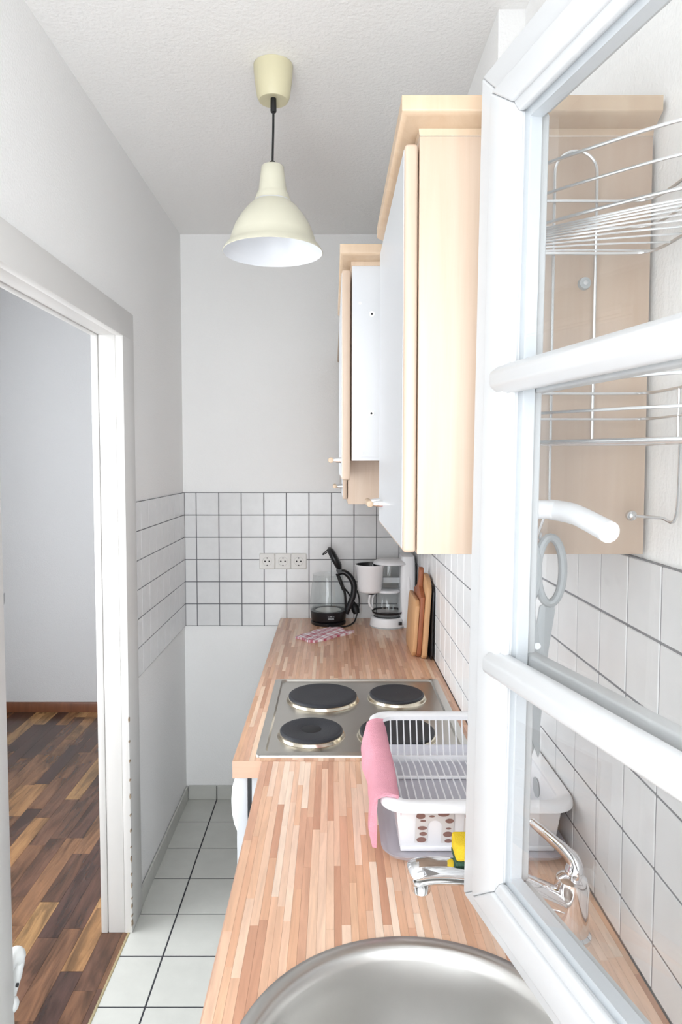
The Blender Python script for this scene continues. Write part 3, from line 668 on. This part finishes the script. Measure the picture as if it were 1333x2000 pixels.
build('jug_band', MB().lathe([(.0668, .0580), (.0682, .0610), (.0694, .0660), (.0690, .0670), (.0672, .0615)], (cx, cy, WZ), 48), BLACK, jg)
build('jug_lid', MB().lathe([(.052, .147), (.0525, .152), (.046, .157), (.012, .1585), (.001, .1585)], (cx, cy, WZ), 40, cap0=True), PLASTIC, jg)
build('jug_handle', MB().tube(spline([(cx-.050, cy-.008, WZ+.146), (cx-.072, cy-.012, WZ+.143), (cx-.081, cy-.014, WZ+.120), (cx-.080, cy-.014, WZ+.095), (cx-.066, cy-.010, WZ+.074)], 5), .0065, 12, squash=.7), PLASTIC, jg, smooth=60)
build('jug_clip', MB().tube(spline([(cx-.052, cy+.004, WZ+.144), (cx-.066, cy-.004, WZ+.120), (cx-.067, cy-.008, WZ+.08)], 4), .004, 8), PLASTIC, jg)

# ------------------------------------------------------------------ checked cloth
n1, n2 = 18, 14
A, B_, C_, D_ = Vector((-.150, 2.720, 0)), Vector((-.012, 2.885, 0)), Vector((.086, 2.810, 0)), Vector((-.072, 2.648, 0))
def clothpt(u, v, lay):
    p = A.lerp(B_, v).lerp(D_.lerp(C_, v), u)
    z = WZ+.004+lay*.003+.0035*(1+math.sin(9*u+4*v))*(.4+.6*v)+.004*math.exp(-((u-.55)**2+(v-.55)**2)*9)
    wob = Vector((.004*math.sin(11*u+3), .005*math.sin(13*v+7*u), 0))
    return p+wob+Vector((0, 0, z))
m = MB()
for lay in (0, 1):
    m.add([clothpt(i/n1, j/n2, lay) for i in range(n1+1) for j in range(n2+1)],
          [(i*(n2+1)+j, (i+1)*(n2+1)+j, (i+1)*(n2+1)+j+1, i*(n2+1)+j+1) for i in range(n1) for j in range(n2)])
edge = [(i, 0) for i in range(n1)]+[(n1, j) for j in range(n2)]+[(i, n2) for i in range(n1, 0, -1)]+[(0, j) for j in range(n2, 0, -1)]
m.loft([[Vector((p.x, p.y, WZ+.0004)) if l < 0 else p for p in [clothpt(i/n1, j/n2, max(l, 0)) for i, j in edge]] for l in (-1, 0, 1)], False, False)
tag(build('checked_cloth', m, CHECK, smooth=60, base=True), 'folded red and white checked cloth lying in front of the kettle', 'cloth')

# ------------------------------------------------------------------ chopping boards
def board(name, label, mat, xb, xt, yc, half, h, th, top='flat', cut=.03, zoff=0.):
    """stands on its lower edge and leans along +x against the wall; board plane roughly y-z"""
    dx = xt-xb; L = math.hypot(dx, h); u = Vector((dx/L, 0, h/L)); nrm = Vector((-u.z, 0, u.x))
    if top == 'round': poly = [(-half, cut), (-half+cut, 0), (half-cut, 0), (half, cut), (half, L-.05)]+[(half*math.cos(a), L-.05+.05*math.sin(a)) for a in [pi*i/12 for i in range(1, 12)]]+[(-half, L-.05)]
    elif top == 'handle': poly = [(-half, cut), (-half+cut, 0), (half-cut, 0), (half, cut), (half, L*.70), (.028, L*.78), (.020, L*.84), (.020, L-.008), (.012, L), (-.012, L), (-.020, L-.008), (-.020, L*.84), (-.028, L*.78), (-half, L*.70)]
    else: poly = [(-half, cut), (-half+cut, 0), (half-cut, 0), (half, cut), (half, L-cut), (half-cut, L), (-half+cut, L), (-half, L-cut)]
    base = Vector((xb, yc, WZ+.0008+zoff))
    P = lambda a, b, s: base+Vector((0, a, 0))+u*b+nrm*s
    return tag(build(name, MB().loft([[P(a, b, 0) for a, b in poly], [P(a, b, th) for a, b in poly]]), mat, bevel=.0018, base=True), label, 'chopping board', 'boards leaning on the tiled wall')
zo = lambda th, h, dx: 0
bk = board('chopping_board', 'thin black tray board behind the wooden boards, against the tiles', BLACK, .352, .3595, 2.50, .10, .265, .0055, 'flat', .02)
board('chopping_board', 'pale wooden board with rounded top nearest the tiled wall', BOARDL, .3345, .3530, 2.53, .115, .29, .0165, 'round', .015)
board('chopping_board', 'dark wooden board with a handle between two pale boards', BOARDD, .3165, .3365, 2.545, .105, .312, .0150, 'handle', .015)
board('chopping_board', 'pale short wooden board outermost of the leaning boards', BOARDL, .3005, .3130, 2.56, .115, .205, .0145, 'flat', .02)

# ------------------------------------------------------------------ dish rack, tray, cloth
TR = tag(build('drip_tray', MB().loft([rr(.100, .405, 1.165, 1.602, .03, WZ+.0082), rr(.094, .411, 1.158, 1.611, .034, WZ+.013), rr(.088, .415, 1.150, 1.621, .04, WZ+.023), rr(.086, .4155, 1.147, 1.624, .04, WZ+.0235),
     rr(.091, .412, 1.153, 1.618, .036, WZ+.0220), rr(.098, .407, 1.163, 1.608, .03, WZ+.013), rr(.103, .402, 1.170, 1.600, .03, WZ+.0110)]), TRANSL, bevel=0, smooth=50, base=True),
    'milky translucent drip tray under the dish rack', 'tray')
DR = thing('dish_rack', 'white plastic dish rack with brown dot pattern, left of the tiled wall', 'dish rack', (.25, 1.37, WZ+.004))
ZR = .955
for fx_ in (.125, .38):
    build('foot', MB().cyl((fx_, 1.20, WZ+.0002), (fx_, 1.20, WZ+.0095), .006), PLASTIC, TR)
build('rim', MB().loft([rr(.112, .396, 1.168, 1.566, .028, ZR-.012), rr(.112, .396, 1.168, 1.566, .028, ZR-.003), rr(.108, .400, 1.164, 1.572, .030, ZR), rr(.090, .417, 1.148, 1.588, .040, ZR+.001),
      rr(.0845, .4200, 1.1415, 1.594, .044, ZR-.003), rr(.0835, .4205, 1.140, 1.595, .044, ZR-.012), rr(.0870, .4180, 1.145, 1.591, .042, ZR-.013), rr(.0885, .4160, 1.148, 1.588, .040, ZR-.005), rr(.106, .402, 1.160, 1.574, .030, ZR-.006), rr(.1095, .398, 1.164, 1.569, .028, ZR-.012), rr(.112, .396, 1.168, 1.566, .028, ZR-.012)], False, False), PLASTIC, DR, smooth=50)
zf = WZ+.019
def sheet(p00, p10, p11, p01, th):
    a, b, c, d = map(Vector, (p00, p10, p11, p01)); n = (b-a).cross(d-a).normalized()*th
    return MB().loft([[a, b, c, d], [a+n, b+n, c+n, d+n]])
fp = build('front_panel', sheet((.120, 1.188, zf), (.392, 1.188, zf), (.398, 1.164, ZR-.008), (.112, 1.164, ZR-.008), -.003), PLASTIC, DR, bevel=.001)
build('side_panel', sheet((.122, 1.545, zf), (.122, 1.190, zf), (.113, 1.168, ZR-.008), (.113, 1.566, ZR-.008), .003), PLASTIC, DR, bevel=.001)
sp = build('side_panel', sheet((.390, 1.190, zf), (.390, 1.545, zf), (.396, 1.566, ZR-.008), (.396, 1.168, ZR-.008), .003), PLASTIC, DR, bevel=.001)
for yy in (1.30, 1.44):
    rg = [(.3925, yy+.020*math.cos(2*pi*j/20), .912+.018*math.sin(2*pi*j/20)) for j in range(20)]
    build('grip_hole', MB().loft([[(p[0]-.0012, p[1], p[2]) for p in rg], rg]), GREYP, sp)
def fpt(x, z, off): # point on the slanted front panel
    t = (z-zf)/(ZR-.008-zf); return (x, 1.188-.024*t-.0032-off, z)
def arch(cx_):
    o, i_, z0, zs, zt = .0335, .0125, zf+.012, zf+.058, 0
    def ol(r, top): return [(cx_-r, z0)]+[(cx_+r*math.cos(pi-pi*k/14), top+r*1.02*math.sin(pi*k/14)) for k in range(15)]+[(cx_+r, z0)]
    a = ol(o, zf+.062); b = ol(i_, zf+.046)
    m = MB(); n = len(a)
    m.add([fpt(x, z, .0004) for x, z in a]+[fpt(x, z, .0004) for x, z in b], [(k, k+1, n+k+1, n+k) for k in range(n-1)])
    ar = build('arch_pattern', m, ARCH, fp, smooth=0)
    for dx, dz, rx, rz in ((-.0165, .079, .0105, .0058), (.0105, .084, .0065, .0036), (.0145, .072, .0102, .0052), (-.0250, .068, .0080, .0062), (-.0055, .0675, .0050, .0022), (-.0205, .058, .0052, .0022),
                           (.0255, .058, .0075, .0048), (-.0215, .043, .0082, .0042), (.0245, .042, .0048, .0022), (-.0195, .031, .0066, .0042), (.0240, .030, .0086, .0058), (-.0220, .0185, .0088, .0056), (.0255, .016, .0068, .0040)):
        build('brown_dot', MB().add([fpt(cx_+dx+rx*math.cos(2*pi*j/16), zf+dz+rz*math.sin(2*pi*j/16), .0008) for j in range(16)], [tuple(range(16))]), DOT, ar, smooth=0)
arch(.178); arch(.262)
# ribs of back wall and floor, cross bars
rb0 = None; fb0 = None
for i in range(18):
    xx = .1335+i*.0150
    if rb0 is None:
        rb0 = build('back_rib', MB().tube([(xx, 1.569, ZR-.006), (xx+.001, 1.560, .905), (xx+.002, 1.550, zf+.002)], .0016, 8), PLASTIC, DR)
        fb0 = build('floor_rib', MB().tube(spline([(xx+.002, 1.548, zf+.002), (xx+.006, 1.52, zf-.0005), (xx+.007, 1.47, zf-.003), (xx+.007, 1.20, zf-.003)], 4), .0017, 8), PLASTIC, DR)
    else:
        for src in (rb0, fb0):
            o = src.copy(); COL.objects.link(o); o.location.x = src.location.x+i*.0150; o.parent = DR; o.matrix_parent_inverse = Matrix.Translation(-DR.location)
build('back_bar', MB().box(.118, .394, 1.546, 1.553, zf-.003, zf+.010), PLASTIC, DR, bevel=.001)
for yy in (1.465, 1.36, 1.26): build('cross_bar', MB().box(.120, .392, yy, yy+.009, zf-.0065, zf-.002), PLASTIC, DR, bevel=.001)
build('front_bar', MB().box(.120, .392, 1.186, 1.196, zf-.006, zf+.003), PLASTIC, DR, bevel=.001)
# pink cloth folded over the left rim
ys_ = [1.170+.355*i/26 for i in range(27)]
rings = []
for i, y in enumerate(ys_):
    t = i/26; wv = .0025*math.sin(9*t+1)+.0015*math.sin(23*t)
    hang = .088-.035*t; out = .0775-wv
    sec = [(out-.006, ZR-hang), (out-.0120+.003*math.sin(7*t), ZR-hang*.7), (out-.009, ZR-.024), (out-.003, ZR-.002), (out+.006, ZR+.0065), (out+.020, ZR+.008+wv*.3), (out+.034, ZR+.0075), (.1150+.003*math.sin(5*t), ZR+.0035),
           (.1190, ZR-.010), (.1205, ZR-.030+.006*math.sin(6*t)), (.1185, ZR-.030+.006*math.sin(6*t)), (.1165, ZR-.010), (.110, ZR+.0022), (out+.024, ZR+.0035), (out+.010, ZR+.0025), (out+.0035, ZR-.004), (out+.0015, ZR-.020), (out+.0025, ZR-hang*.6), (out+.001, ZR-hang)]
    rings.append([(a, y+.004*math.sin(3*k), b) for k, (a, b) in enumerate(sec)])
tag(build('pink_cloth', MB().loft(rings), PINK, smooth=70, base=True), 'pink cleaning cloth draped over the rim of the dish rack', 'cloth')

# ------------------------------------------------------------------ corner wire rack and scissors
WR = thing('wire_rack', 'two-tier chrome wire corner rack beside the near wall cabinet', 'wire rack', (.33, .80, 1.46))
def outline(z, k=6):
    p = [(.226, .905), (.226, .842), (.240, .806), (.290, .752), (.345, .702), (.405, .668), (.4185, .684), (.4185, .74), (.4185, .86), (.408, .905), (.380, .914), (.30, .914), (.240, .914), (.226, .905)]
    return spline([(a, b, z) for a, b in p], k)
for nm, zb in (('upper_basket', 1.8075), ('lower_basket', 1.5600)):
    bsk = build(nm, MB().tube(outline(zb+.0665), .0021, 8, caps=False), CHROMES, WR)
    build('basket_wire', MB().tube(outline(zb+.033), .0018, 8, caps=False), CHROMES, bsk)
    build('basket_wire', MB().tube(outline(zb), .0021, 8, caps=False), CHROMES, bsk)
    for i in range(10):       # floor wires run parallel to the curved front
        s_ = i/9
        a = Vector((.228, .835+.074*s_, zb)); b = Vector((.4175, .690+.205*s_*s_*.55+.10*s_, zb)); mid = (a+b)/2+Vector((.0, -.006, 0))
        build('floor_wire', MB().tube(spline([a, mid, b], 5), .0013, 6), CHROMES, bsk)
    for (a, b) in ((.226, .86), (.4185, .70), (.4185, .84)):
        build('basket_upright', MB().tube([(a, b, zb), (a, b, zb+.0665)], .0016, 6), CHROMES, bsk)
def hoop(x0, x1, y, zt, zl, zr):
    c = (x0+x1)/2; r = (x1-x0)/2
    return [(x0, y, zl)]+[(c-r*math.cos(pi*k/14), y, zt-r+r*math.sin(pi*k/14)) for k in range(15)]+[(x1, y, zr)]
build('hanging_hoop', MB().tube(hoop(.2885, .3435, .9185, 1.939, 1.475, 1.562), .0022, 8), CHROMES, WR)
build('hoop_tip', MB().ball((.2885, .9185, 1.475), .0034), CHROMES, WR)
build('hook_wire', MB().tube(spline([(.388, .892, 1.4675), (.410, .862, 1.4670), (.4190, .84, 1.470), (.4195, .835, 1.56)], 5), .0021, 8), CHROMES, WR)
build('hook_ball', MB().ball((.387, .893, 1.4675), .0072), CHROMES, WR)
build('hook_wire', MB().tube(spline([(.2885, .9185, 1.480), (.278, .912, 1.458), (.268, .900, 1.440), (.266, .886, 1.4375), (.266, .878, 1.446)], 5), .0020, 8), CHROMES, WR)
SCI = thing('scissors', 'light grey kitchen scissors hanging from the wire rack', 'scissors', (.264, .884, 1.15))
ysc = .884
for s_, nm in ((1, 0), (-1, 1)):
    loop = [(.264+s_*.017+.0165*math.cos(a), ysc+.002*s_, 1.397+.043*math.sin(a)) for a in [2*pi*k/28 for k in range(29)]]
    lo = build('finger_loop', MB().tube(loop, .0056, 10, caps=False), GREYP, SCI)
    pr = [(.264+s_*.020, 1.362), (.264+s_*.004, 1.350), (.264-s_*.004, 1.30), (.264-s_*.006, 1.16), (.264-s_*.004, 1.152), (.264+s_*.006, 1.18), (.264+s_*.016, 1.29), (.264+s_*.024, 1.345)]
    build('blade', MB().prism(pr, 'y', ysc+.002*s_-.0016, ysc+.002*s_+.0016), GREYP, SCI, bevel=.0006)
build('pivot', MB().cyl((.264, ysc-.005, 1.30), (.264, ysc+.005, 1.30), .0045), CHROME, SCI)
